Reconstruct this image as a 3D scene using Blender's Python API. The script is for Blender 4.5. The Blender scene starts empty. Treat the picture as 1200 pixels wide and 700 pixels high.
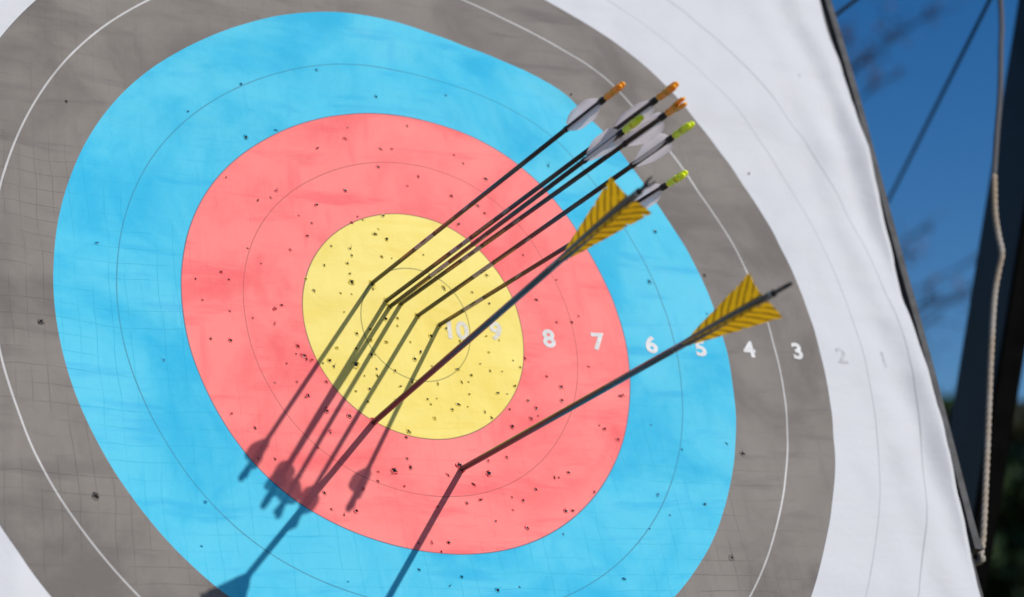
import bpy, bmesh, math, random
import numpy as np
from mathutils import Matrix, Vector

random.seed(7); rng = np.random.default_rng(7)
scn = bpy.context.scene
COL = scn.collection

# ------------------------------------------------------------------ frames
# face frame: origin at the bullseye, x right, y up the face, z out of the face
TILT = math.radians(15.0)
CT, ST = math.cos(TILT), math.sin(TILT)
FACE = Matrix(((1, 0, 0, 0), (0, ST, -CT, 0), (0, CT, ST, 1.30), (0, 0, 0, 1)))
FPX = 2397.57
CAMF = np.array([-0.917528, -0.870232, 1.578485])
RF = np.array([[0.8664828, -0.0903401, -0.4909646],
               [-0.1528200, 0.8882709, -0.4331522],
               [0.4752406, 0.4503481, 0.7558657]])

# ------------------------------------------------------------------ camera
cam_d = bpy.data.cameras.new('camera')
cam = bpy.data.objects.new('camera', cam_d)
COL.objects.link(cam)
m4 = Matrix([list(RF[i]) + [CAMF[i]] for i in range(3)] + [[0, 0, 0, 1]])
cam.matrix_world = FACE @ m4
cam_d.sensor_width = 36.0
cam_d.lens = FPX / 1200 * 36
cam_d.clip_start = 0.05
cam_d.clip_end = 2000
cam_d.dof.use_dof = True
cam_d.dof.focus_distance = 1.93
cam_d.dof.aperture_fstop = 4.3
cam_d.dof.aperture_blades = 9
scn.camera = cam

# ------------------------------------------------------------------ light
SUN = Vector((0.35018, -0.74918, 0.56223)).normalized()
world = bpy.data.worlds.new('World'); scn.world = world; world.use_nodes = True
wn = world.node_tree
bg = wn.nodes['Background']
sky = wn.nodes.new('ShaderNodeTexSky'); sky.sky_type = 'NISHITA'; sky.sun_disc = False
sky.sun_elevation = math.asin(SUN.z)
sky.sun_rotation = math.atan2(SUN.x, SUN.y)
sky.altitude = 300; sky.air_density = 1.0; sky.dust_density = 0.6; sky.ozone_density = 2.5
hs = wn.nodes.new('ShaderNodeHueSaturation'); hs.inputs['Saturation'].default_value = 1.42      # deep clear autumn blue all round
wn.links.new(sky.outputs[0], hs.inputs['Color']); wn.links.new(hs.outputs[0], bg.inputs[0]); hs.inputs['Hue'].default_value = 0.507; bg.inputs[1].default_value = 0.088
sd = bpy.data.lights.new('sun', 'SUN'); sd.energy = 3.6; sd.angle = math.radians(0.53); sd.color = (1.0, 0.95, 0.87)
so = bpy.data.objects.new('sun', sd); COL.objects.link(so)
so.rotation_euler = SUN.to_track_quat('Z', 'Y').to_euler(); so.location = (3, -6, 6)
scn.view_settings.view_transform = 'Standard'; scn.view_settings.look = 'None'
scn.view_settings.exposure = 0.0; scn.view_settings.gamma = 1.0
scn.view_settings.use_curve_mapping = False

# ------------------------------------------------------------------ helpers
def tag(o, label=None, cat=None, group=None, kind=None):
    if label: o['label'] = label
    if cat: o['category'] = cat
    if group: o['group'] = group
    if kind: o['kind'] = kind
    return o

def obj(name, verts, faces, mat=None, parent=None, smooth=True, mats=None, mi=None):
    me = bpy.data.meshes.new(name)
    me.from_pydata([tuple(map(float, v)) for v in verts], [], [tuple(map(int, f)) for f in faces])
    for m in (mats or ([mat] if mat else [])): me.materials.append(m)
    if mi is not None: me.polygons.foreach_set('material_index', np.array(mi, dtype=np.int32))
    if smooth: me.polygons.foreach_set('use_smooth', [True] * len(me.polygons))
    me.update()
    o = bpy.data.objects.new(name, me); COL.objects.link(o)
    if parent: o.parent = parent
    return o

def empty(name, mw=None, loc=None):
    o = bpy.data.objects.new(name, None); COL.objects.link(o); o.empty_display_size = 0.05
    if mw is not None: o.matrix_world = mw
    if loc is not None: o.location = loc
    return o

class MB:
    def __init__(s): s.v = []; s.f = []; s.mi = []
    def add(s, v, f, mi=0):
        n = len(s.v); s.v += [tuple(p) for p in v]; s.f += [tuple(n + i for i in q) for q in f]; s.mi += [mi] * len(f)
    def build(s, name, mat, parent=None, smooth=True, mats=None):
        return obj(name, s.v, s.f, mat, parent, smooth, mats, s.mi)

def lathe(prof, n=16, cap=True):
    """rings (z, rx, ry, ox, oy) along local z"""
    v = []; f = []
    for (z, rx, ry, ox, oy) in prof:
        for k in range(n):
            a = 2 * math.pi * k / n
            v.append((ox + rx * math.cos(a), oy + ry * math.sin(a), z))
    for i in range(len(prof) - 1):
        for k in range(n):
            f.append((i * n + k, i * n + (k + 1) % n, (i + 1) * n + (k + 1) % n, (i + 1) * n + k))
    if cap:
        f.append(tuple(reversed(range(n)))); f.append(tuple((len(prof) - 1) * n + k for k in range(n)))
    return v, f

def tube(pts, rad, n=8, cap=True):
    pts = [Vector(p) for p in pts]
    v = []; f = []
    t = (pts[1] - pts[0]).normalized()
    u = t.orthogonal().normalized()
    for i, p in enumerate(pts):
        t = (pts[min(i + 1, len(pts) - 1)] - pts[max(i - 1, 0)]).normalized()
        u = (u - t * u.dot(t)).normalized(); w = t.cross(u)
        r = rad[i] if hasattr(rad, '__len__') else rad
        for k in range(n):
            a = 2 * math.pi * k / n
            v.append(p + (u * math.cos(a) + w * math.sin(a)) * r)
    for i in range(len(pts) - 1):
        for k in range(n):
            f.append((i * n + k, i * n + (k + 1) % n, (i + 1) * n + (k + 1) % n, (i + 1) * n + k))
    if cap:
        f.append(tuple(reversed(range(n)))); f.append(tuple((len(pts) - 1) * n + k for k in range(n)))
    return v, f

def beam(p0, p1, w, d, side, bev=0.003):
    """timber from p0 to p1, width w along side, depth d across; chamfered edges"""
    p0 = Vector(p0); p1 = Vector(p1); t = (p1 - p0).normalized()
    s = Vector(side); s = (s - t * s.dot(t)).normalized(); q = t.cross(s)
    a, b = w / 2, d / 2
    sec = [(-a + bev, -b), (a - bev, -b), (a, -b + bev), (a, b - bev), (a - bev, b), (-a + bev, b), (-a, b - bev), (-a, -b + bev)]
    v = [p + s * x + q * y for p in (p0, p1) for x, y in sec]
    f = [(k, (k + 1) % 8, 8 + (k + 1) % 8, 8 + k) for k in range(8)] + [tuple(reversed(range(8))), tuple(range(8, 16))]
    return v, f

# value noise, vectorised
_tab = rng.random((64, 64))
def vnoise(x, y):
    x = np.asarray(x, float); y = np.asarray(y, float)
    xi = np.floor(x).astype(int); yi = np.floor(y).astype(int); u = x - xi; v = y - yi
    u = u * u * u * (u * (u * 6 - 15) + 10); v = v * v * v * (v * (v * 6 - 15) + 10)
    a = _tab[xi % 64, yi % 64]; b = _tab[(xi + 1) % 64, yi % 64]; c = _tab[xi % 64, (yi + 1) % 64]; d = _tab[(xi + 1) % 64, (yi + 1) % 64]
    return (a * (1 - u) + b * u) * (1 - v) + (c * (1 - u) + d * u) * v - 0.5

# bulges of the weathered butt, metres * 1e-4 on a 9 x 9 grid of soft bumps
HB = np.array([0,-2,-8,1,9,5,1,0,0, 0,-3,6,38,13,13,0,-3,0, 0,5,19,-54,-99,-93,-59,-2,1, 1,6,-23,-119,25,-184,5,169,24,
 1,27,114,-98,10,111,-220,97,21, 1,21,101,-16,-208,94,85,-175,-44, 0,7,24,94,109,-195,145,-181,-55, 0,7,6,-69,75,71,67,-1,-2,
 1,16,89,74,9,-22,-9,27,8]) * 1e-4
GG = np.linspace(-.75, .75, 9); GX, GY = [a.ravel() for a in np.meshgrid(GG, GG, indexing='ij')]
def base_h(x, y):
    x = np.asarray(x, float); y = np.asarray(y, float)
    return np.exp(-((x[..., None] - GX) ** 2 + (y[..., None] - GY) ** 2) / (2 * .15 ** 2)) @ HB
def surf_h(x, y):
    """butt bulge plus the wrinkles of the paper"""
    x = np.asarray(x, float); y = np.asarray(y, float)
    h = base_h(x, y)
    amt = 0.75 + 2.1 * np.clip((x + y) * .9 + .1, 0, 1)            # looser towards the top right corner
    w = vnoise(x * 9 + 11 + y * 3, y * 22 + 4) * 1.5 + vnoise(x * 26 + y * 14 + 31, y * 34 - x * 18 + 9) * .75 + vnoise(x * 60 + 3, y * 60 + 7) * .25
    # sagging folds near the right hand edge
    e = np.clip((x - .50) / .14, 0, 1)
    w = w + e * np.sin(x * 95 + y * 16 + 2 * vnoise(x * 4, y * 6 + 20)) * 2.0
    # long pressed-in folds that run up and down the left side, and slanting ones at the top right
    for fx, sl, wd, am, y0, y1 in ((-.405, .05, .011, .0022, -.42, .30), (-.462, .02, .010, .0016, -.30, .42), (-.335, -.04, .013, .0012, .05, .50)):
        g = np.clip((y - y0) / .12, 0, 1) * np.clip((y1 - y) / .12, 0, 1)
        h = h + g * am * np.exp(-((x - fx - sl * y) / wd) ** 2)
    for c0, sl, wd, am, x0, x1 in ((.43, -.35, .012, .0024, -.05, .30), (.50, -.50, .010, .0020, .02, .36), (.36, -.28, .011, .0016, .10, .46), (.56, -.42, .012, .0020, .10, .40)):
        g = np.clip((x - x0) / .10, 0, 1) * np.clip((x1 - x) / .10, 0, 1)
        h = h + g * am * np.exp(-((y - c0 - sl * x) / wd) ** 2)
    # the free edge curls up off the foam
    c = np.clip((x - .598) / .04, 0, 1); lift = c * c * (3 - 2 * c) * (.0050 + .0045 * vnoise(x * 3, y * 5 + 2.3))
    return h + amt * w * 1e-3 + lift

# how far the print has crept outwards in the stretched, soaked sheet (metres * 1e-4, 13 x 13 soft bumps)
WP = np.array([0,0,0,1,2,0,0,0,0,0,0,0,0,0,0,3,19,26,3,0,6,-1,0,0,0,0,0,0,8,30,3,-26,-21,-12,-22,1,1,0,0,0,0,0,-28,-30,35,26,0,12,10,-10,-1,0,0,0,2,22,38,-31,-26,3,9,-11,-29,-3,0,0,0,-6,-21,-19,15,11,6,-31,16,5,0,0,0,0,-3,6,-4,11,-18,15,-1,-4,72,9,0,0,0,-5,10,17,-22,-8,5,33,-99,31,4,0,0,0,-3,-5,-4,3,45,-36,21,59,-15,7,1,0,0,-1,10,20,-21,-38,8,-58,8,-41,21,3,0,0,-1,-7,-21,31,31,50,14,18,4,16,2,0,0,3,15,-14,-8,-57,-32,-12,20,11,4,0,0,0,3,19,24,17,34,56,-30,-4,1,0,0]) * 1e-4
WG = np.linspace(-.66, .66, 13); WX, WY = [a.ravel() for a in np.meshgrid(WG, WG, indexing='ij')]
def creep(x, y):
    x = np.asarray(x, float); y = np.asarray(y, float)
    return np.exp(-((x[..., None] - WX) ** 2 + (y[..., None] - WY) ** 2) / (2 * .08 ** 2)) @ WP
def ring_pts(r_):
    """points of a printed circle: where they lie on the sheet, and their place in the print"""
    x = r_ * np.cos(ths); y = r_ * np.sin(ths); k = 1 + creep(x, y) / np.maximum(r_, 1e-6)
    return x * k, y * k, x, y
def put_uv(o, uv):
    l = o.data.uv_layers.new(name='print'); idx = np.empty(len(o.data.loops), dtype=np.int32); o.data.loops.foreach_get('vertex_index', idx)
    l.data.foreach_set('uv', np.array(uv, dtype=np.float32)[idx].ravel())

def ray_f(px, py):
    return RF @ np.array([px - 600, -(py - 350), -FPX])
def face_at(px, py):
    """where the sight line of a photo pixel meets the target face"""
    d = ray_f(px, py); z = 0.0
    for _ in range(8):
        t = (z - CAMF[2]) / d[2]; x = CAMF[0] + t * d[0]; y = CAMF[1] + t * d[1]; z = float(base_h(x, y))
    return x, y
FM3 = np.array([[FACE[i][j] for j in range(3)] for i in range(3)])
CW = FM3 @ CAMF + np.array([0, 0, 1.3])
def ray_w(px, py):
    d = FM3 @ ray_f(px, py); return d / np.linalg.norm(d)
def at_x(px, py, X):
    d = ray_w(px, py); return Vector(CW + d * ((X - CW[0]) / d[0]))
def at_d(px, py, D):
    return Vector(CW + ray_w(px, py) * D)

# ------------------------------------------------------------------ materials
class NT:
    def __init__(s, name):
        s.m = bpy.data.materials.new(name); s.m.use_nodes = True; s.t = s.m.node_tree
        s.b = s.t.nodes['Principled BSDF']; s.out = s.t.nodes['Material Output']
    def n(s, kind, **kw):
        o = s.t.nodes.new(kind)
        for k, v in kw.items(): setattr(o, k, v)
        return o
    def link(s, a, b): s.t.links.new(a, b)
    def val(s, sock, v):
        if isinstance(v, (int, float)): sock.default_value = v
        elif isinstance(v, (tuple, list)): sock.default_value = v
        else: s.link(v, sock)
    def math(s, op, a, b=0.0, c=None, clamp=False):
        o = s.n('ShaderNodeMath', operation=op, use_clamp=clamp); s.val(o.inputs[0], a); s.val(o.inputs[1], b)
        if c is not None: s.val(o.inputs[2], c)
        return o.outputs[0]
    def step(s, x, a, b, lo=0.0, hi=1.0):
        o = s.n('ShaderNodeMapRange', interpolation_type='SMOOTHSTEP'); s.val(o.inputs[0], x)
        for i, v in enumerate((a, b, lo, hi)): s.val(o.inputs[i + 1], v)
        return o.outputs[0]
    def mix(s, f, a, b, mode='MIX'):
        o = s.n('ShaderNodeMix', data_type='RGBA', blend_type=mode); s.val(o.inputs[0], f)
        s.val(o.inputs[6], a if not isinstance(a, tuple) else (*a, 1)[:4]); s.val(o.inputs[7], b if not isinstance(b, tuple) else (*b, 1)[:4])
        return o.outputs[2]
    def noise(s, vec, scale, detail=3, rough=.55, dist=0.0):
        o = s.n('ShaderNodeTexNoise'); s.link(vec, o.inputs['Vector']); o.inputs['Scale'].default_value = scale
        o.inputs['Detail'].default_value = detail; o.inputs['Roughness'].default_value = rough; o.inputs['Distortion'].default_value = dist
        return o.outputs['Fac']
    def map(s, vec, sc=(1, 1, 1), rot=(0, 0, 0), loc=(0, 0, 0)):
        o = s.n('ShaderNodeMapping'); s.link(vec, o.inputs[0]); o.inputs['Location'].default_value = loc
        o.inputs['Rotation'].default_value = rot; o.inputs['Scale'].default_value = sc; return o.outputs[0]
    def objco(s): return s.n('ShaderNodeTexCoord').outputs['Object']
    def xyz(s, vec):
        o = s.n('ShaderNodeSeparateXYZ'); s.link(vec, o.inputs[0]); return o.outputs
    def bump(s, h, strength=.5, dist=.001, prev=None):
        o = s.n('ShaderNodeBump'); s.link(h, o.inputs['Height']); o.inputs['Strength'].default_value = strength; o.inputs['Distance'].default_value = dist
        if prev is not None: s.link(prev, o.inputs['Normal'])
        return o.outputs[0]
    def fin(s, col=None, rough=.5, spec=.5, normal=None, metal=0.0):
        if col is not None: s.val(s.b.inputs['Base Color'], col if not isinstance(col, tuple) else (*col, 1)[:4])
        s.val(s.b.inputs['Roughness'], rough); s.val(s.b.inputs['Specular IOR Level'], spec); s.val(s.b.inputs['Metallic'], metal)
        if normal is not None: s.link(normal, s.b.inputs['Normal'])
        return s.m

def simple(name, col, rough=.5, spec=.5, var=.15, scale=40, metal=0.0, bump=0.0):
    s = NT(name); co = s.objco(); n = s.noise(co, scale, 4)
    c = s.mix(s.step(n, .3, .7), tuple(x * (1 - var) for x in col), tuple(min(1, x * (1 + var)) for x in col))
    nm = s.bump(n, bump, .002) if bump else None
    return s.fin(c, rough, spec, nm, metal)

def paper(name, base, deep, lines, seed=0, grid=.5, blotch=.6):
    """printed paper: worn ink, printed scoring lines, creases of the block pattern behind the sheet"""
    s = NT(name); uvn = s.n('ShaderNodeUVMap'); uvn.uv_map = 'print'; co = uvn.outputs[0]; x, y, z = s.xyz(co)
    r = s.math('SQRT', s.math('ADD', s.math('MULTIPLY', x, x), s.math('MULTIPLY', y, y)))
    # worn and soaked ink, in patches a hand wide with streaks along the weave
    n1 = s.noise(s.map(co, (1, 1, 0), (0, 0, .2), (seed, seed * 2, 0)), 7, 5, .62, .5)
    n2 = s.noise(s.map(co, (.55, 3.0, 0), (0, 0, -.08), (seed + 4, 1, 0)), 13, 4, .6, .25)
    n4 = s.noise(s.map(co, (3.2, .6, 0), (0, 0, .05), (seed + 2, 8, 0)), 12, 3, .6, .2)
    f1 = s.step(n1, .44, .68); f2 = s.step(n2, .50, .70); f4 = s.step(n4, .55, .74)
    f = s.math('MULTIPLY', s.math('MAXIMUM', s.math('MAXIMUM', s.math('MULTIPLY', f1, .8), s.math('MULTIPLY', f2, .75)), s.math('MULTIPLY', f4, .5)), blotch)
    col = s.mix(f, base, deep)
    # crease grid, cells of about 16 mm, wandering and broken
    wob = s.n('ShaderNodeTexNoise'); s.link(co, wob.inputs['Vector']); wob.inputs['Scale'].default_value = 9; wob.inputs['Detail'].default_value = 2
    vm = s.n('ShaderNodeVectorMath', operation='MULTIPLY_ADD'); s.link(wob.outputs['Color'], vm.inputs[0]); vm.inputs[1].default_value = (.016, .016, 0); s.link(co, vm.inputs[2])
    gx, gy, _ = s.xyz(vm.outputs[0])
    def ln(c, per, off, w):
        fr = s.math('FRACT', s.math('ADD', s.math('DIVIDE', c, per), off)); d = s.math('ABSOLUTE', s.math('SUBTRACT', fr, .5))
        return s.step(d, 0.0, w, 1.0, 0.0)
    px = s.step(s.noise(s.map(co, (1, .5, 0), loc=(seed, 3, 0)), 24, 2), .38, .62)
    py = s.step(s.noise(s.map(co, (.5, 1, 0), loc=(9, seed, 0)), 24, 2), .38, .62)
    reg = s.math('MULTIPLY', s.step(s.noise(s.map(co, loc=(3.1, 1.7, 0)), 2.6, 2), .33, .62, .25, 1.0), s.step(s.math('ADD', s.math('MULTIPLY', x, .8), y), -.25, .45, 1.0, .18))
    g = s.math('MULTIPLY', s.math('MAXIMUM', s.math('MULTIPLY', ln(gx, .0163, .1, .034), px), s.math('MULTIPLY', ln(gy, .0171, .4, .032), py)), reg)
    col = s.mix(s.math('MULTIPLY', g, grid * .27), col, tuple(c * .45 for c in deep))
    # grime: small specks and faint smudges
    sp = s.step(s.noise(s.map(co, loc=(seed, 0, 0)), 160, 2), .70, .80)
    col = s.mix(s.math('MULTIPLY', sp, .22), col, tuple(c * .35 for c in deep))
    for (rad, w, lc, op) in lines:
        d = s.math('ABSOLUTE', s.math('SUBTRACT', r, rad))
        col = s.mix(s.math('MULTIPLY', s.step(d, w * .55, w, 1.0, 0.0), s.math('MULTIPLY', s.step(n1, .35, .6, 1.0, .62), op)), col, lc)
    nm = s.bump(s.math('MULTIPLY', g, -1.0), .32 * grid + .08, .0011)
    nm = s.bump(s.noise(co, 34, 4, .6, .6), .22, .004, nm)
    nm = s.bump(s.noise(s.map(co, (.5, 1.6, 0), (0, 0, .5)), 70, 3), .2, .0015, nm)
    nm = s.bump(s.noise(co, 900, 2), .12, .0004, nm)
    return s.fin(col, s.step(n1, .3, .7, .55, .72), .28, nm)

DK = (.03, .03, .035)
M = {}
M['gold'] = paper('gold_paper', (.80, .66, .175), (.74, .56, .085), [(.061, .0008, (.05, .07, .03), .8), (.122, .0009, (.10, .06, .05), .8)], 1, .3, .7)
M['red'] = paper('red_paper', (.86, .195, .185), (.80, .09, .105), [(.122, .0009, (.10, .04, .04), .8), (.183, .0007, (.20, .04, .04), .6), (.244, .0009, (.04, .05, .09), .8)], 2, .5, .85)
M['blue'] = paper('blue_paper', (.052, .485, .69), (.003, .37, .645), [(.244, .0009, (.03, .05, .09), .7), (.305, .0008, (.02, .10, .17), .7)], 3, .6, .9)
M['black'] = paper('black_paper', (.178, .158, .145), (.088, .079, .076), [(.427, .00125, (.56, .56, .57), .95), (.488, .0008, (.05, .08, .10), .6)], 4, .85, .62)
M['white'] = paper('white_paper', (.55, .56, .60), (.50, .51, .555), [(.549, .0011, (.30, .33, .34), .75), (.610, .0013, (.26, .30, .31), .8)], 5, .10, .5)
M['num_white'] = simple('numeral_white_ink', (.60, .60, .61), .6, .3, .12, 120)
M['num_grey'] = simple('numeral_grey_ink', (.43, .44, .47), .6, .3, .10, 120)
M['num_pale'] = simple('numeral_pale_ink', (.60, .58, .50), .6, .3, .12, 120)
M['hole'] = simple('puncture_dark', (.012, .012, .014), .9, .1, .3, 200)
M['foam'] = simple('dark_foam', (.085, .085, .089), .85, .25, .2, 60, 0, .4)
M['lip'] = simple('torn_paper_core', (.42, .40, .40), .8, .2, .2, 200)
M['navy'] = simple('navy_paint', (.012, .017, .026), .45, .4, .3, 14, 0, .1)
M['leg_shade'] = simple('leg_shade_black', (.003, .003, .003), .85, .03, .3, 30)  # near black, shade of the leg's front face put into colour
M['steel'] = simple('dark_steel', (.03, .03, .032), .45, .5, .2, 60, .6)
def rope_mat(name, a, b):
    s = NT(name); co = s.objco(); n = s.noise(s.map(co, (1, 1, .25)), 500, 3); k = s.noise(co, 12, 3)
    return s.fin(s.mix(s.step(k, .4, .65), s.mix(n, a, tuple(v * .7 for v in a)), b), .85, .15, s.bump(n, .5, .0008))
M['rope'] = rope_mat('beige_rope', (.42, .385, .355), (.33, .26, .19))
M['cord'] = rope_mat('shaded_rope', (.12, .12, .13), (.10, .10, .105))  # upper length of the same rope, shade painted in as slate
M['guy'] = rope_mat('guy_cord', (.022, .03, .034), (.02, .024, .026))
M['bark'] = simple('bark', (.06, .045, .035), .9, .1, .4, 12, 0, .6)
M['twig'] = simple('russet_leaf', (.11, .06, .055), .8, .2, .4, 3)
M['ground'] = simple('dry_grass_ground', (.25, .21, .12), .95, .1, .3, 1.5, 0, .3)
def leaf_mat(name, a, b):
    s = NT(name); co = s.objco(); n = s.noise(co, 1.3, 4); m = s.noise(co, 9, 2)
    return s.fin(s.mix(s.step(m, .35, .65), s.mix(s.step(n, .35, .65), a, b), tuple(v * .6 for v in a)), .6, .25)
M['leaf_dark'] = leaf_mat('leaf_dark', (.032, .058, .022), (.045, .078, .026))
M['leaf_green'] = leaf_mat('leaf_green', (.055, .115, .028), (.075, .14, .034))
M['leaf_olive'] = leaf_mat('leaf_olive', (.05, .048, .026), (.038, .052, .022))

# carbon shafts: object z = 0 at the nock end, negative towards the point
def carbon(name, silver, text, ring=None):
    s = NT(name); co = s.objco(); x, y, z = s.xyz(co)
    def band(a, b, e=.0006): return s.math('MULTIPLY', s.step(z, a - e, a + e), s.step(z, b - e, b + e, 1, 0))
    base = s.mix(s.step(s.noise(s.map(co, (1, 1, .05)), 900, 2), .35, .65), (.016, .011, .014), (.034, .024, .029))
    ang = s.math('ARCTAN2', y, x)
    # lettering-like print: small strokes running along the shaft, three times round
    cell = s.n('ShaderNodeTexVoronoi', feature='F1', distance='CHEBYCHEV'); cmb = s.n('ShaderNodeCombineXYZ')
    s.link(s.math('MULTIPLY', z, 520), cmb.inputs[0]); s.link(s.math('MULTIPLY', ang, 1.9), cmb.inputs[1]); s.link(cmb.outputs[0], cell.inputs['Vector']); cell.inputs['Scale'].default_value = 1.0
    gl = s.math('MULTIPLY', s.step(cell.outputs['Distance'], .26, .34), s.step(s.math('ABSOLUTE', s.math('SUBTRACT', s.math('FRACT', s.math('MULTIPLY', ang, 3 / (2 * math.pi))), .5)), .26, .30, 1, 0))
    col = base
    for (a, b, c) in text: col = s.mix(s.math('MULTIPLY', band(a, b), gl), col, c)
    rough = .27
    if silver:
        bs = band(*silver); dk = s.math('MULTIPLY', gl, band(silver[0] + .012, silver[1] - .012))
        col = s.mix(bs, col, s.mix(dk, (.42, .40, .39), (.06, .06, .06)))
    if ring: col = s.mix(band(*ring), col, (.35, .38, .40))
    return s.fin(col, rough, .75)
GOLD = (.42, .20, .06)
M['carbon_slim'] = carbon('slim_carbon', (-.347, -.313), [(-.376, -.352, GOLD), (-.308, -.272, GOLD), (-.257, -.246, (.30, .28, .27))])
M['carbon_thick'] = carbon('thick_carbon', None, [(-.262, -.200, (.10, .13, .20)), (-.160, -.142, (.26, .27, .30))], (-.0245, -.0215))
M['tape'] = simple('black_tape', (.012, .011, .014), .5, .4, .3, 400)

def plastic(name, col):
    s = NT(name); co = s.objco(); n = s.noise(co, 500, 2)
    s.fin(s.mix(n, tuple(c * .85 for c in col), col), .32, .5)
    s.b.inputs['Subsurface Weight'].default_value = 1.0; s.b.inputs['Subsurface Radius'].default_value = (1.0, .8, .15); s.b.inputs['Subsurface Scale'].default_value = .004
    return s.m
M['nock_orange'] = plastic('orange_nock', (1.0, .40, .015)); M['nock_green'] = plastic('lime_nock', (.80, 1.0, .03)); M['nock_black'] = simple('black_nock', (.010, .010, .014), .35, .5, .2, 400)

def vane_mat():
    s = NT('clear_vane'); co = s.objco(); n = s.noise(co, 120, 3)
    s.fin(s.mix(n, (.82, .79, .84), (.90, .87, .91)), .35, .5)
    tr = s.n('ShaderNodeBsdfTranslucent'); tr.inputs[0].default_value = (.92, .84, .88, 1)
    tp = s.n('ShaderNodeBsdfTransparent'); tp.inputs[0].default_value = (.9, .88, .9, 1)
    a = s.n('ShaderNodeMixShader'); a.inputs[0].default_value = .5; s.link(s.b.outputs[0], a.inputs[1]); s.link(tr.outputs[0], a.inputs[2])
    b = s.n('ShaderNodeMixShader'); b.inputs[0].default_value = .10; s.link(a.outputs[0], b.inputs[1]); s.link(tp.outputs[0], b.inputs[2])
    s.link(b.outputs[0], s.out.inputs[0]); return s.m
M['vane'] = vane_mat()

def feather_mat():
    """barred yellow feather; object x = height above the shaft, object z along it"""
    s = NT('barred_feather'); co = s.objco(); x, y, z = s.xyz(co)
    u = s.math('ADD', s.math('ADD', z, s.math('MULTIPLY', x, -.85)), s.math('MULTIPLY', s.noise(co, 90, 2), .006))
    w = s.math('ABSOLUTE', s.math('SUBTRACT', s.math('FRACT', s.math('DIVIDE', u, .0108)), .5))
    bar = s.math('MULTIPLY', s.step(w, .06, .28, 1, 0), s.step(s.noise(co, 60, 2), .30, .45))
    fib = s.noise(s.map(co, (1, 1, 1), (0, 0, 0)), 30, 2)
    line = s.math('SINE', s.math('MULTIPLY', u, 9000))
    c = s.mix(bar, s.mix(fib, (1.0, .55, .008), (1.0, .63, .015)), (.40, .21, .012))
    c = s.mix(s.math('MULTIPLY', s.step(line, .2, 1), .15), c, (.30, .15, .01))
    s.fin(c, .65, .2, s.bump(line, .3, .0002))
    tr = s.n('ShaderNodeBsdfTranslucent'); s.link(c, tr.inputs[0])
    a = s.n('ShaderNodeMixShader'); a.inputs[0].default_value = .5; s.link(s.b.outputs[0], a.inputs[1]); s.link(tr.outputs[0], a.inputs[2]); s.link(a.outputs[0], s.out.inputs[0])
    return s.m
M['feather'] = feather_mat()
M['quill'] = simple('quill', (.55, .36, .05), .5, .4, .2, 200)

# ------------------------------------------------------------------ setting: ground
g = []
n = 40; ext = 600
gs = [math.copysign(abs(t) ** 2.2, t) * ext for t in np.linspace(-1, 1, n + 1)]
gv = [(a, b, 0.0 if math.hypot(a, b) < 12 else 0.25 * float(vnoise(a * .06, b * .06))) for b in gs for a in gs]
gf = [(j * (n + 1) + i, j * (n + 1) + i + 1, (j + 1) * (n + 1) + i + 1, (j + 1) * (n + 1) + i) for j in range(n) for i in range(n)]
tag(obj('ground', gv, gf, M['ground']), kind='structure')

# ------------------------------------------------------------------ target butt
PX = 0.6367                       # right hand edge of the sheet
butt = empty('target_butt', FACE)
tag(butt, 'square dark grey foam butt tilted back behind the paper face', 'target butt')
W0, W1, HB0 = -.655, .6425, .665
nx = 80
xs = np.linspace(W0, W1, nx + 1); ys = np.linspace(-HB0, HB0, nx + 1)
XX, YY = np.meshgrid(xs, ys); ZZ = base_h(XX, YY) - .0095
v = list(zip(XX.ravel(), YY.ravel(), ZZ.ravel())); f = []
for j in range(nx):
    for i in range(nx):
        a = j * (nx + 1) + i; f.append((a, a + 1, a + nx + 2, a + nx + 1))
def rim():
    r_ = [i for i in range(nx + 1)] + [j * (nx + 1) + nx for j in range(1, nx + 1)] + [nx * (nx + 1) + i for i in range(nx - 1, -1, -1)] + [j * (nx + 1) for j in range(nx - 1, 0, -1)]
    return r_
rr = rim(); base_i = len(v)
for k in rr: v.append((v[k][0], v[k][1], -.165))
for k in range(len(rr)):
    k2 = (k + 1) % len(rr); f.append((rr[k2], rr[k], base_i + k, base_i + k2))
f.append(tuple(reversed([base_i + k for k in range(len(rr))])))
obj('foam_block', v, f, M['foam'], butt, smooth=False)
# facing strip along the right hand edge, ending in a short lug where the rope passes
m = MB(); ys2 = np.linspace(-.222, .662, 60); sec = []
for yv in ys2:
    lug = .0035 * math.exp(-((yv + .222) / .010) ** 2)
    wv = .0005 * float(vnoise(yv * 30, 3)); x0, x1 = W1 + .0005, .6535 + lug + wv; zf = float(base_h(.64, yv)) - .0030
    sec.append([(x0, yv, zf), (x1 - .001, yv, zf), (x1, yv, zf - .001), (x1, yv, zf - .045), (x0, yv, zf - .045)])
vv = [p for s_ in sec for p in s_]; ff = []
for i in range(len(sec) - 1):
    for k in range(5): ff.append((i * 5 + k, i * 5 + (k + 1) % 5, (i + 1) * 5 + (k + 1) % 5, (i + 1) * 5 + k))
ff += [tuple(reversed(range(5))), tuple((len(sec) - 1) * 5 + k for k in range(5))]
obj('edge_strip', vv, ff, M['foam'], butt, smooth=False)

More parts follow.
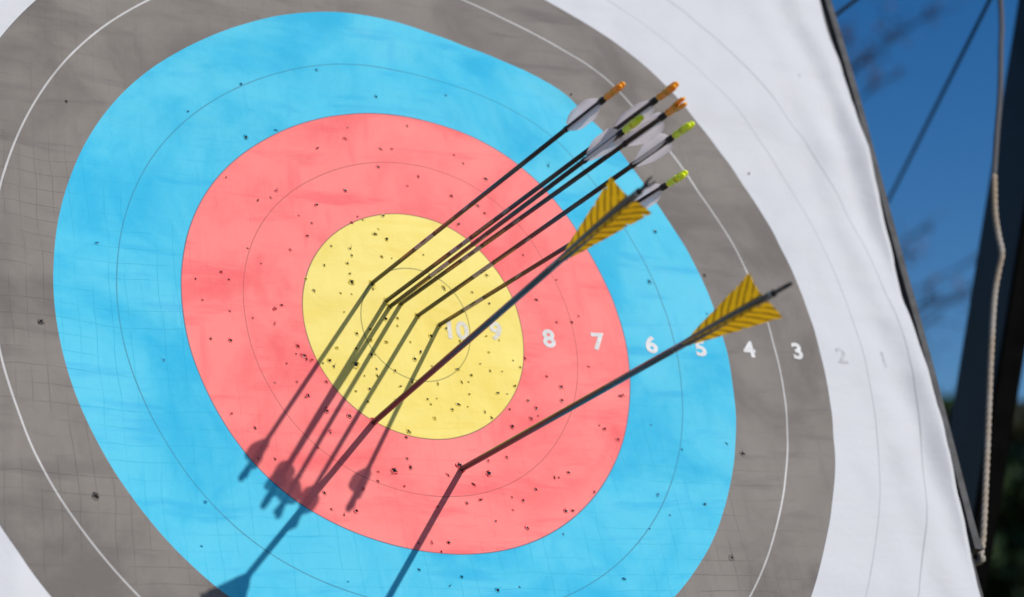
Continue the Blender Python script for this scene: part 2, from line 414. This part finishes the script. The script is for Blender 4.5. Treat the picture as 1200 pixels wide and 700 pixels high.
# ------------------------------------------------------------------ target face (paper)
face = empty('paper_target', FACE)
tag(face, 'worn paper archery target with coloured rings, printed numbers and arrow holes', 'archery target')
NTH = 420
ths = np.linspace(0, 2 * math.pi, NTH, endpoint=False)
def zone(name, r0, r1, mat, label=None):
    nr = max(2, int(round((r1 - r0) / .0052))); rs = np.linspace(r0, r1, nr + 1)
    v = []; f = []; uv = []
    if r0 == 0:
        v.append((0, 0, float(surf_h(0., 0.)))); uv.append((0, 0)); rs = rs[1:]
    off = len(v)
    for r_ in rs:
        x, y, x0, y0 = ring_pts(r_); v += list(zip(x, y, surf_h(x, y))); uv += list(zip(x0, y0))
    for i in range(len(rs) - 1):
        for k in range(NTH):
            k2 = (k + 1) % NTH; f.append((off + i * NTH + k, off + (i + 1) * NTH + k, off + (i + 1) * NTH + k2, off + i * NTH + k2))
    if r0 == 0: f += [(0, 1 + k, 1 + (k + 1) % NTH) for k in range(NTH)]
    o = obj(name, v, f, mat, face); put_uv(o, uv)
    if label: o['label'] = label
    return o
zone('gold_zone', 0, .122, M['gold'], 'yellow centre of the target')
zone('red_zone', .122, .244, M['red'], 'red ring pair of the target')
zone('blue_zone', .244, .366, M['blue'], 'blue ring pair of the target')
zone('black_zone', .366, .488, M['black'], 'faded black ring pair of the target')
# white zone runs out to the square edge of the sheet
v = []; f = []; uv = []; nr = 34
c_, s_ = np.cos(ths), np.sin(ths)
half = np.minimum(1 / np.maximum(np.abs(c_), 1e-6), 1 / np.maximum(np.abs(s_), 1e-6)) * .6300
half = half + 0.0010 * vnoise(ths * 40, ths * 0 + 5) + .0006 * vnoise(ths * 160, ths * 0 + 15)
for i in range(nr + 1):
    t = i / nr; r_ = .488 + (half - .488) * t; x0 = r_ * c_; y0 = r_ * s_; k = 1 + creep(x0, y0) * (1 - t ** 3) / r_; x, y = x0 * k, y0 * k; v += list(zip(x, y, surf_h(x, y))); uv += list(zip(x0, y0))
x = (half + .0006) * c_; y = (half + .0006) * s_; v += list(zip(x, y, surf_h(x, y) - .0022)); uv += list(zip(x, y))
for i in range(nr + 1):
    for k in range(NTH):
        k2 = (k + 1) % NTH; f.append((i * NTH + k, (i + 1) * NTH + k, (i + 1) * NTH + k2, i * NTH + k2))
wz = obj('white_zone', v, f, M['white'], face); put_uv(wz, uv); wz['label'] = 'white outer rings and margin of the sheet'

# printed numerals
NUM = [('10', 537, 387), ('9', 581, 388), ('8', 643, 397), ('7', 701, 401), ('6', 763, 404), ('5', 821, 408), ('4', 878, 409), ('3', 935, 411), ('2', 986, 417), ('1', 1036, 421)]
dg = bpy.context.evaluated_depsgraph_get()
for txt, px, py in NUM:
    cu = bpy.data.curves.new('numeral_text', 'FONT'); cu.body = txt; cu.size = .0265; cu.align_x = 'CENTER'; cu.align_y = 'CENTER'; cu.bevel_depth = .0006 if txt in '12' else .00095; cu.bevel_resolution = 1; cu.space_character = 1.04
    to = bpy.data.objects.new('numeral_text', cu); COL.objects.link(to); bpy.context.view_layer.update()
    me = bpy.data.meshes.new_from_object(to.evaluated_get(bpy.context.evaluated_depsgraph_get())); bpy.data.objects.remove(to)
    bm = bmesh.new(); bm.from_mesh(me); bmesh.ops.triangulate(bm, faces=bm.faces)
    bmesh.ops.subdivide_edges(bm, edges=[e for e in bm.edges if e.calc_length() > .005], cuts=2)
    x0, y0 = face_at(px, py)
    co = np.array([p.co[:] for p in bm.verts]); mid = (co.max(0) + co.min(0)) / 2
    for p, c in zip(bm.verts, co):
        X = x0 + (c[0] - mid[0]) * 1.08; Y = y0 + (c[1] - mid[1]) * 1.0; p.co = (X, Y, float(surf_h(X, Y)) + .00028 + c[2] * .02)
    bm.to_mesh(me); bm.free(); me.polygons.foreach_set('use_smooth', [False] * len(me.polygons)); me.materials.clear(); me.materials.append(M['num_grey'] if txt in '12' else M['num_pale'] if txt in ('9', '10') else M['num_white'])
    o = bpy.data.objects.new('numeral', me); COL.objects.link(o); o.parent = face; o['label'] = 'printed number ' + txt

# arrow holes: ragged punctures with torn lips, too small to be told apart singly
HOLES = """220,131 323,153 288,161 372,174 265,208 324,224 317,232 302,235 371,240 350,253 365,262 360,277 340,293 290,291 306,309 259,319 268,328 229,327
237,352 388,289 380,311 358,327 368,341 399,344 322,362 330,358 296,373 322,379 269,365 247,397 270,399 349,406 347,415 356,417 359,421 365,422 336,426 322,449
348,448 382,448 361,464 358,466 395,408 386,423 378,426 391,430 419,254 425,258 412,261 449,253 443,269 439,275 453,281 410,292 412,300 407,309 410,321 412,331
447,301 459,303 496,299 412,345 403,366 418,391 434,386 435,399 417,409 466,373 466,382 453,401 481,401 435,416 439,416 493,413 486,421 452,374 437,339 427,441
441,433 442,441 463,435 469,453 483,448 433,456 431,471 417,459 463,469 383,482 382,478 409,488 387,505 480,507 523,385 539,400 570,394 585,399 505,394 506,429
536,433 573,413 601,423 615,420 609,431 562,427 574,435 588,436 552,440 541,448 549,448 513,450 501,468 512,467 594,462 583,461 603,453 618,470 550,462 505,474
530,480 537,474 548,477 568,483 576,490 509,490 597,480 628,479 630,488 622,491 594,536 572,540 538,545 568,250 613,299 652,328 628,352 652,378 670,378 678,371
640,442 657,454 730,463 767,272 760,331 553,343 570,323 573,356 520,338 537,263 560,241 440,114 522,113 643,194 668,112 407,150 404,163 459,175 446,175 443,196
532,182 543,192 490,207 478,218 405,223 529,230 569,210 477,148 77,120 282,99 371,82 113,285 192,422 48,377 241,588 236,640 303,538 322,538 271,485 299,502
372,525 387,507 380,578 388,597 384,482 410,489 479,506 476,513 443,553 477,538 481,548 443,564 474,570 426,573 403,604 417,599 525,557 555,568 547,590 563,586
513,594 490,637 506,636 526,636 517,647 581,611 618,619 600,583 613,587 601,598 628,574 655,560 666,554 663,599 671,599 696,577 702,499 708,503 724,515 619,470
658,470 763,498 799,527 771,580 785,604 761,620 660,626 731,679 491,668 541,676 527,687 583,692 609,688 408,682 728,464 852,520 870,532 826,323 829,368 826,591
857,654 935,90 878,203 437,333 455,356 458,360 490,370 515,381 438,495 541,551 650,560 600,500 690,430"""
BIG = [(417, 428, 1.7), (112, 582, 1.5), (462, 552, 1.5), (573, 555, 1.45), (538, 545, 1.4), (48, 377, 1.3), (412, 331, 1.35), (356, 417, 1.2), (857, 654, 1.3), (870, 532, 1.2), (438, 494, 1.5), (541, 550, 1.5), (457, 359, 1.4), (452.5, 353, 1.3), (470, 356, 1.2), (436, 333, 1.4), (490, 370, 1.3), (515, 381, 1.3)]
hv, hf, hm = [], [], []
for k_, c_ in (('gold', (.55, .42, .03)), ('red', (.66, .05, .07)), ('blue', (.01, .22, .45)), ('black', (.06, .055, .05)), ('white', (.34, .34, .36))):
    M['bruise_' + k_] = simple('bruised_' + k_, c_, .7, .2, .25, 300)
ZM = [M['hole'], M['gold'], M['red'], M['blue'], M['black'], M['white'], M['lip'], M['bruise_gold'], M['bruise_red'], M['bruise_blue'], M['bruise_black'], M['bruise_white']]
def zone_i(r_): return 1 if r_ < .122 else 2 if r_ < .244 else 3 if r_ < .366 else 4 if r_ < .488 else 5
def hole(x, y, sc, shut=False):
    K = 10; o0 = len(hv); zi = zone_i(math.hypot(x, y) - float(creep(x, y))); a0 = random.random() * 6.28; el = random.uniform(.72, 1.15); ea = random.random() * 3.14
    rings = []
    for (rad, dz, jit) in ((3.6, .15, .12), (2.3, 1.0, .22), (1.55, .75, .24)):
        ring = []
        for k in range(K):
            a = a0 + 6.283 * k / K; r_ = rad * sc * 1e-3 * (1 + random.uniform(-jit, jit)); dx, dy = r_ * math.cos(a), r_ * math.sin(a)
            u, w = dx * math.cos(ea) + dy * math.sin(ea), -dx * math.sin(ea) + dy * math.cos(ea); u *= el; w /= el
            X, Y = x + u * math.cos(ea) - w * math.sin(ea), y + u * math.sin(ea) + w * math.cos(ea)
            z = float(base_s(X, Y)) + dz * 1e-3 * sc * (random.uniform(.5, 1.3) if dz > .5 else 1.0)
            ring.append(len(hv)); hv.append((X, Y, z))
        rings.append(ring)
    c = len(hv); hv.append((x, y, float(base_s(x, y)) + .00035))
    for k in range(K):
        k2 = (k + 1) % K
        hf.append((rings[0][k], rings[0][k2], rings[1][k2], rings[1][k])); hm.append(zi if random.random() < .82 else zi + 6)
        hf.append((rings[1][k], rings[1][k2], rings[2][k2], rings[2][k])); hm.append(6 if random.random() < .16 else random.choice((zi, zi, zi + 6, 0)))
        hf.append((rings[2][k], rings[2][k2], c)); hm.append(zi + 6 if shut and k % 3 else 0)
    # short splits running out of the puncture
    for _ in range(random.choice((0, 0, 0, 1, 1))):
        a = random.random() * 6.28; ll = random.uniform(3, 9) * 1e-3 * sc; w = random.uniform(.10, .20) * 1e-3; p = []
        for t in (0.15, .6, 1.0):
            X = x + ll * t * math.cos(a) + random.uniform(-.5, .5) * 1e-3; Y = y + ll * t * math.sin(a) + random.uniform(-.5, .5) * 1e-3; p.append((X, Y))
        o1 = len(hv)
        for i, (X, Y) in enumerate(p):
            ww = w * (1 - i * .45); nxx, nyy = -math.sin(a) * ww, math.cos(a) * ww; z = float(base_s(X, Y)) + .0010
            hv.append((X + nxx, Y + nyy, z)); hv.append((X - nxx, Y - nyy, z))
        hf.extend([(o1, o1 + 1, o1 + 3, o1 + 2), (o1 + 2, o1 + 3, o1 + 5, o1 + 4)]); hm.extend([0, 0])
base_s = surf_h
for tok in HOLES.split():
    px, py = map(float, tok.split(',')); x, y = face_at(px, py); hole(x, y, random.choice((.40, .46, .52, .58, .64, .72, .84)), random.random() < .22)
for px, py, sc in BIG:
    x, y = face_at(px, py); hole(x, y, sc * .8)
ho = obj('arrow_holes', hv, hf, None, face, smooth=False, mats=ZM, mi=hm); put_uv(ho, [(p[0], p[1]) for p in hv]); ho['kind'] = 'stuff'

# ------------------------------------------------------------------ arrows
def arrow_frame(E, K, roll):
    """local z runs from the point to the nock, origin at the nock tip; local x turned by roll away from the eye"""
    E = Vector(E); K = Vector(K); z = (K - E).normalized(); eye = (Vector(CAMF) - K); x = (eye - z * eye.dot(z)).normalized(); y = z.cross(x)
    x2 = x * math.cos(roll) + y * math.sin(roll); y2 = z.cross(x2)
    return FACE @ Matrix(((x2.x, y2.x, z.x, K.x), (x2.y, y2.y, z.y, K.y), (x2.z, y2.z, z.z, K.z), (0, 0, 0, 1)))

def nock_mesh(r, ln, wide, slit):
    m = MB()
    body = ln * .52
    m.add(*lathe([(-ln, r * .98, r * .98, 0, 0), (-ln + .0006, r * 1.04, r * 1.04, 0, 0), (-ln * .8, r * 1.02, r * 1.0, 0, 0), (-ln * .68, r * 1.12, r * 1.02, 0, 0), (-body, wide, r * 1.08, 0, 0), (-body + .0012, wide * .98, r * 1.02, 0, 0)], 14))
    for sgn in (-1, 1):
        m.add(*lathe([(-body + .0002, wide * .46, r * 1.02, sgn * (wide * .54), 0), (-ln * .30, wide * .40, r * .98, sgn * (wide * .60 + slit), 0), (-ln * .12, wide * .40, r * .9, sgn * (wide * .60 + slit), 0), (-.0008, wide * .32, r * .66, sgn * (wide * .55 + slit * .8), 0), (0, wide * .18, r * .36, sgn * (wide * .52 + slit * .7), 0)], 12))
    return m

def spin_vane(r, z0, z1, h):
    m = MB(); nz, nu = 18, 7; v = []; f = []
    for i in range(nz + 1):
        t = i / nz; zz = z0 + (z1 - z0) * t
        hh = h * (.22 + .78 * math.sin(math.pi * min(1, t / .45) / 2) if t < .45 else 1.0 if t < .72 else (1 - ((t - .72) / .28) ** 2.4 * .82))
        for j in range(nu + 1):
            u = j / nu; a = u * 1.25; R_ = hh * .95
            v.append((r + R_ * math.sin(a), R_ * (1 - math.cos(a)) * 1.05 - .0006, zz + u * .0035 * t))
    for i in range(nz):
        for j in range(nu): a = i * (nu + 1) + j; f.append((a, a + 1, a + nu + 2, a + nu + 1))
    m.add(v, f); return m

def feather(r, z0, z1, h, seed):
    """shield cut: rises along the shaft, square tail; barbs with a slightly ragged edge"""
    rd = random.Random(seed); nz, nu = 64, 8; v = []; f = []; cuts = set(rd.sample(range(16, 60), 5))
    for i in range(nz + 1):
        t = i / nz
        hh = h * (t ** .86) * (1 - .02 * math.sin(math.pi * t)) + .0006
        hh *= 1 + rd.uniform(-.018, .018)
        if i in cuts: hh *= rd.uniform(.80, .93)
        for j in range(nu + 1):
            u = j / nu; back = (t ** 4) * u * .004
            v.append((r + hh * u, .0011 * math.sin(u * 2.2) * (.4 + t) + .0022 * (t - .5), z0 + (z1 - z0) * t - u * .0085 * t ** 3 + u * u * .0012 * (1 - t)))
    for i in range(nz):
        for j in range(nu): a = i * (nu + 1) + j; f.append((a, a + 1, a + nu + 2, a + nu + 1))
    nv = len(v); n0 = len(f)
    m = MB(); m.add(v, f); return m

def slim_arrow(E, K, roll, nock_roll, nmat, label, grp):
    L = (Vector(K) - Vector(E)).length; r = .0022; root = empty('arrow', arrow_frame(E, K, roll)); tag(root, label, 'arrow', grp)
    obj('shaft', *lathe([(-L - .11, r, r, 0, 0), (-L, r, r, 0, 0), (-L * .5, r, r, 0, 0), (-.0225, r, r, 0, 0)], 20), M['carbon_slim'], root)
    obj('point', *lathe([(-L - .15, .0003, .0003, 0, 0), (-L - .135, r * .9, r * .9, 0, 0), (-L - .1102, r, r, 0, 0)], 14), M['steel'], root)
    obj('tape_wrap', *lathe([(-.0345, r + .0004, r + .0004, 0, 0), (-.034, r + .0007, r + .0007, 0, 0), (-.0285, r + .0007, r + .0007, 0, 0), (-.028, r + .0003, r + .0003, 0, 0)], 16), M['tape'], root)
    obj('tape_wrap', *lathe([(-.0880, r + .0002, r + .0002, 0, 0), (-.0875, r + .0004, r + .0004, 0, 0), (-.0835, r + .0005, r + .0005, 0, 0), (-.083, r + .0002, r + .0002, 0, 0)], 16), M['tape'], root)
    for k in range(3):
        o = spin_vane(r, -.0815, -.0355, .0078).build('vane', M['vane'], root); o.rotation_euler.z = k * 2 * math.pi / 3
    o = nock_mesh(.0031, .0240, .0041, .0001).build('nock', nmat, root); o.rotation_euler.z = nock_roll
    return root

def thick_arrow(E, K, roll, nock_roll, label, grp):
    L = (Vector(K) - Vector(E)).length; r = .00295; root = empty('arrow', arrow_frame(E, K, roll)); tag(root, label, 'arrow', grp)
    obj('shaft', *lathe([(-L - .10, r, r, 0, 0), (-L, r, r, 0, 0), (-L * .5, r, r, 0, 0), (-.0255, r, r, 0, 0), (-.0205, r * .97, r * .97, 0, 0)], 24), M['carbon_thick'], root)
    obj('point', *lathe([(-L - .14, .0003, .0003, 0, 0), (-L - .12, r * .95, r * .95, 0, 0), (-L - .1002, r, r, 0, 0)], 14), M['steel'], root)
    for k in range(3):
        a = k * 2 * math.pi / 3
        o = feather(r + .0002, -.137, -.0345, .0215, k + int(L * 1e5)).build('feather', M['feather'], root); o.rotation_euler.z = a
        q = obj('quill', *tube([(r + .0003, .0004 + .0022 * (t - .5), -.141 + .108 * t) for t in np.linspace(0, 1, 12)], [.0003 + .0007 * math.sin(math.pi * min(.97, .03 + t)) ** .5 for t in np.linspace(0, 1, 12)], 8), M['quill'], o)
    m = MB(); m.add(*lathe([(-.0209, r * .80, r * .80, 0, 0), (-.019, r * .62, r * .62, 0, 0), (-.013, r * .58, r * .62, 0, 0), (-.010, r * .85, r * .66, 0, 0)], 14))
    for s_ in (-1, 1): m.add(*lathe([(-.0102, .0012, .0019, s_ * .0013, 0), (-.006, .0010, .0018, s_ * .0021, 0), (-.001, .0008, .0014, s_ * .0023, 0), (0, .0004, .0007, s_ * .0022, 0)], 10))
    o = m.build('nock', M['nock_black'], root); o.rotation_euler.z = nock_roll
    return root

def on_face(px, py):
    x, y = face_at(px, py); return (x, y, float(surf_h(x, y)))
GA, GB = 'slim arrows with small pale vanes in the gold', 'thick arrows with yellow feathers'
O_, G_ = M['nock_orange'], M['nock_green']
R_ = math.radians
slim_arrow((-.0450, .0413, -.0107), (-.0239, .0055, .4236), R_(25), R_(-25), O_, 'slim carbon arrow with orange nock, uppermost, stuck left of the rest in the gold', GA)
slim_arrow(on_face(452.5, 353), (.0062, -.0092, .4550), R_(50), R_(-40), O_, 'slim carbon arrow with orange nock, the middle of three orange nocks', GA)
slim_arrow(on_face(470, 356), (.0153, -.0204, .4502), R_(70), R_(-5), O_, 'slim carbon arrow with orange nock showing its open string slot', GA)
slim_arrow(on_face(457, 359.5), (-.0059, -.0194, .4160), R_(-12), R_(20), G_, 'slim carbon arrow with lime nock among the orange nocks, leftmost of the lime ones', GA)
slim_arrow((.0021, .0103, -.0115), (.0243, -.0359, .4414), R_(-20), R_(10), G_, 'slim carbon arrow with lime nock standing just right of the orange nocks', GA)
slim_arrow((.0252, .0023, -.0121), (.0584, -.0418, .3779), R_(30), R_(-20), G_, 'slim carbon arrow with lime nock behind the yellow feathers, its point beside the number 10', GA)
thick_arrow((-.0608, -.1077, -.0165), (-.0634, -.1276, .4880), R_(4), R_(75), 'thick carbon arrow with barred yellow feathers crossing the gold', GB)
thick_arrow((.0260, -.1528, -.0135), (.0264, -.2204, .5105), R_(3), R_(-3), 'thick carbon arrow with barred yellow feathers stuck low in the red', GB)

# ------------------------------------------------------------------ timber stand
stand = empty('target_stand', loc=(0, .4, 0))
tag(stand, 'dark navy timber frame stand rising behind the right edge of the butt', 'target stand')
stand_off = Vector((0, .4, 0))
def spart(name, vf, mat, parent=stand):
    v, f = vf; return obj(name, [Vector(p) - stand_off for p in v], f, mat, parent, smooth=False)
L0, L1 = at_x(1176, 320, 1.2), at_x(1146, 505, 1.2)      # rear leg in the plane of the right hand trestle
ld = (L1 - L0) / (L0.z - L1.z)
top = L0 + ld * (L0.z - 2.10); foot = L0 + ld * L0.z
for sx in (1, -1):
    tp = Vector((1.2 * sx, top.y, top.z)); ft = Vector((1.2 * sx, foot.y, 0.0))
    leg = spart('rear_leg', beam(tp, ft, .040, .086, (1, 0, 0)), M['navy'])
    nrm = Vector((0, -1, 0)); t_ = (ft - tp).normalized(); nrm = (nrm - t_ * nrm.dot(t_)).normalized()
    spart('shade_facing', beam(tp + nrm * .0462, ft + nrm * .0462, .044, .006, (1, 0, 0), .001), M['leg_shade'], leg)  # strip added to carry the painted shade of the leg's front face
    hp = L0 + ld * (L0.z - 1.868); hp.x *= sx
    spart('hinge_bolt', tube([hp + Vector((-.026 * sx, -.012, .0)), hp + Vector((.026 * sx, -.012, .0))], .010, 10), M['steel'], leg)
    fb = FACE @ Vector((.5 * sx, -1.34, -.2025)); fb.z = 0.0
    spart('front_leg', beam(FACE @ Vector((.5 * sx, .86, -.2025)), fb, .040, .070, (1, 0, 0)), M['navy'])
spart('top_rail', beam((-1.26, top.y + .002, 2.145), (1.26, top.y + .002, 2.145), .09, .05, (0, 1, 0)), M['navy'])
# shelf the butt stands on: two rails at the front legs
bz = 1.3 - .665 * CT - .02
zb = Vector(FACE @ Vector((0, -.70, -.08)))
spart('shelf_rail', beam((-1.26, zb.y, zb.z - .0), (1.26, zb.y, zb.z - .0), .20, .045, (0, CT, -ST)), M['navy'])

# ------------------------------------------------------------------ ropes
def spline(P, n=14):
    P = [Vector(p) for p in P]; out = []
    for i in range(len(P) - 1):
        a, b, c, d = P[max(i - 1, 0)], P[i], P[i + 1], P[min(i + 2, len(P) - 1)]
        for k in range(n):
            t = k / n; out.append(.5 * ((2 * b) + (c - a) * t + (2 * a - 5 * b + 4 * c - d) * t * t + (3 * b - a - 3 * c + d) * t ** 3))
    out.append(P[-1]); return out
def twisted(path, R, lay, name, mat, parent, origin):
    """three-strand rope"""
    seg = [0.0]
    for a, b in zip(path, path[1:]): seg.append(seg[-1] + (b - a).length)
    N = max(12, int(seg[-1] / (lay / 9))); pts = []
    for i in range(N + 1):
        s = seg[-1] * i / N; j = min(max(0, int(np.searchsorted(seg, s)) - 1), len(path) - 2); t = (s - seg[j]) / max(1e-9, seg[j + 1] - seg[j]); pts.append(path[j].lerp(path[j + 1], t))
    m = MB(); u = Vector((1, 0, 0))
    fr = []
    for i in range(N + 1):
        t = (pts[min(i + 1, N)] - pts[max(i - 1, 0)]).normalized(); u = (u - t * u.dot(t)).normalized(); fr.append((u.copy(), t.cross(u)))
    for k in range(3):
        sp = []
        for i in range(N + 1):
            a = 6.2832 * (seg[-1] * i / N / lay) + k * 2.0944; sp.append(pts[i] + (fr[i][0] * math.cos(a) + fr[i][1] * math.sin(a)) * R * .42 - origin)
        m.add(*tube(sp, R * .62, 7))
    return m.build(name, mat, parent)
low = spline([at_x(1165, 205, .80), at_x(1166, 248, .79), at_x(1170, 276, .785), at_x(1174, 297, .78), at_x(1170, 318, .775), at_x(1165, 350, .765), at_x(1161, 420, .745), at_x(1157, 520, .715), at_x(1153, 610, .682), at_x(1151.5, 634, .674), at_x(1149, 650, .664), at_x(1148, 658, .662), at_x(1146, 668, .655) + Vector((-.004, .06, 0)), at_x(1140, 690, .60) + Vector((0, .24, 0))])
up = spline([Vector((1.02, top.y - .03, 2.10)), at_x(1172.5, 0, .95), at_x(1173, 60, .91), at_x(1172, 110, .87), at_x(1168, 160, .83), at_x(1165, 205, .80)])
rope = empty('tie_rope', loc=low[0]); tag(rope, 'twisted beige rope hanging beside the right edge of the butt', 'rope')
twisted(low, .0038, .026, 'beige_rope_length', M['rope'], rope, Vector(low[0]))
twisted(up, .0037, .024, 'shaded_rope_length', M['cord'], rope, Vector(low[0]))['label'] = 'upper length of the rope, its shade put into a darker colour'
def guy(T, px, py, D, name_label):
    A = Vector(T); B = at_d(px, py, D); d = (B - A); t = A.z / -d.z; Gp = A + d * t
    o = empty('guy_line', loc=Gp); tag(o, name_label, 'guy line', 'guy lines behind the target')
    v, f = tube([A - Gp + (Gp - A) * (i / 24) - Vector((0, 0, .02 * math.sin(math.pi * i / 24))) for i in range(25)], .0028, 8); obj('cord', v, f, M['guy'], o)
    obj('peg', *tube([(0, 0, -.12), (0.01, .03, .05), (0.012, .035, .06)], [.004, .006, .007], 8), M['steel'], o)
guy(at_d(1168, -16, 3.02), 1040, 235, 3.7, 'taut dark guy line slanting across the sky right of the target')
guy(at_d(1040, -28, 2.93), 978, 18, 2.96, 'dark guy line at the very top beside the edge of the butt')

# ------------------------------------------------------------------ trees
def leaves(m, c, rad, n, size, rs, mi=0, flat=.75):
    P_ = rs.normal(size=(n, 3)); P_ /= np.linalg.norm(P_, axis=1)[:, None]; P_ *= (rs.random(n) ** .45)[:, None] * rad; P_[:, 2] *= flat
    for p in P_:
        q = np.array(c) + p; a = rs.normal(size=3); a /= np.linalg.norm(a); b = np.cross(a, rs.normal(size=3)); b /= np.linalg.norm(b) + 1e-9
        s = size * rs.uniform(.6, 1.4); a = a * s; b = b * s * .55
        m.add([q - a, q + b, q + a, q - b], [(0, 1, 2, 3)], mi)
def tree(name, base, H, R, lmat, label, seed, n_cl=46, n_lf=75, size=.13, grp='trees beyond the range', z0=.18):
    rs = np.random.default_rng(seed); root = empty(name, loc=base); tag(root, label, 'tree', grp)
    m = MB(); lean = Vector((rs.uniform(-.2, .2), rs.uniform(-.2, .2), 0))
    tr = [Vector((0, 0, -.2)), Vector((0, 0, H * .3)) + lean * .5, Vector((0, 0, H * .6)) + lean, Vector((0, 0, H * .93)) + lean * 1.2]
    m.add(*tube(spline(tr, 5), list(np.linspace(.035 * H, .006 * H, 16)), 9))
    cm = MB()
    for k in range(n_cl):
        t = rs.uniform(z0, 1.0); a = rs.uniform(0, 6.283); prof = math.sin(math.pi * (.12 + .80 * (t - z0) / (1 - z0))) ** .7; rr_ = R * prof * rs.uniform(.35, 1.0)
        c = Vector((math.cos(a) * rr_, math.sin(a) * rr_, t * H)) + lean * t
        st = Vector((0, 0, max(H * .12, t * H - rr_ * .6))) + lean * t
        m.add(*tube([st, st.lerp(c, .55) + Vector((0, 0, .04 * H * rs.uniform(-.5, 1))), c], [.010 * H * (1.2 - t), .006 * H * (1.2 - t), .002 * H], 5))
        leaves(cm, c, R * rs.uniform(.20, .36), n_lf, size, rs)
    m.build('trunk', M['bark'], root); cm.build('crown', lmat, root, smooth=False)
def ground_at(px, D):
    d = ray_w(px, 700); k = D / math.hypot(d[0], d[1]); return Vector((CW[0] + d[0] * k, CW[1] + d[1] * k, 0))
tree('broadleaf_tree', ground_at(1112, 24), 4.75, 1.25, M['leaf_green'], 'mid green tree showing between the butt and the stand leg', 11, 60, 90)
tree('broadleaf_tree', ground_at(1225, 22), 4.4, 1.2, M['leaf_olive'], 'olive green tree at the far right behind the stand leg', 12, 60, 90)
tree('evergreen_tree', ground_at(1165, 20), 3.6, 1.3, M['leaf_dark'], 'low dark evergreen behind the lower stand leg', 13, 70, 100)
tree('evergreen_tree', ground_at(1205, 17), 2.95, 1.0, M['leaf_dark'], 'dark evergreen in the lower right corner', 14, 70, 100, .11)
# nearly bare tree behind the target: a few russet twigs show against the sky
bt = ground_at(905, 15.0); root = empty('bare_tree', loc=bt); tag(root, 'nearly bare tree with russet twigs faint against the sky', 'tree')
rs = np.random.default_rng(5); wood = MB(); lv = MB()
trk = spline([Vector((0, 0, -.2)), Vector((.05, 0, 2)), Vector((-.05, .1, 4.2)), Vector((.1, 0, 6.6)), Vector((0.05, 0, 7.6))], 6)
wood.add(*tube(trk, list(np.linspace(.15, .02, len(trk))), 9))
TW = [(1052, 33, .16), (1022, 60, .17), (1002, 82, .15), (1000, 28, .14), (1030, 95, .10), (1066, 292, .12), (1082, 268, .09), (1096, 374, .19), (1120, 345, .15), (1085, 352, .10), (1140, 335, .10), (985, 60, .1), (1150, 300, .07), (1100, 8, .08)]
for px, py, s in TW:
    c = at_d(px, py, 15.3) - bt; st = Vector((.02, 0, max(1.2, c.z - 1.1)))
    mid = st.lerp(c, .5) + Vector((0, 0, .15)); wood.add(*tube(spline([st, mid, c], 4), list(np.linspace(.016, .004, 9)), 6))
    for k in range(5):
        e = c + Vector(rs.normal(size=3)) * s * 1.1; wood.add(*tube([c.lerp(mid, rs.uniform(0, .25)), c.lerp(e, .5) + Vector(rs.normal(size=3)) * .02, e], [.006, .004, .002], 4))
    leaves(lv, c, s * 1.5, int(120 * s), .024, rs, flat=1)
wood.build('trunk', M['bark'], root); lv.build('russet_leaves', M['twig'], root, smooth=False)
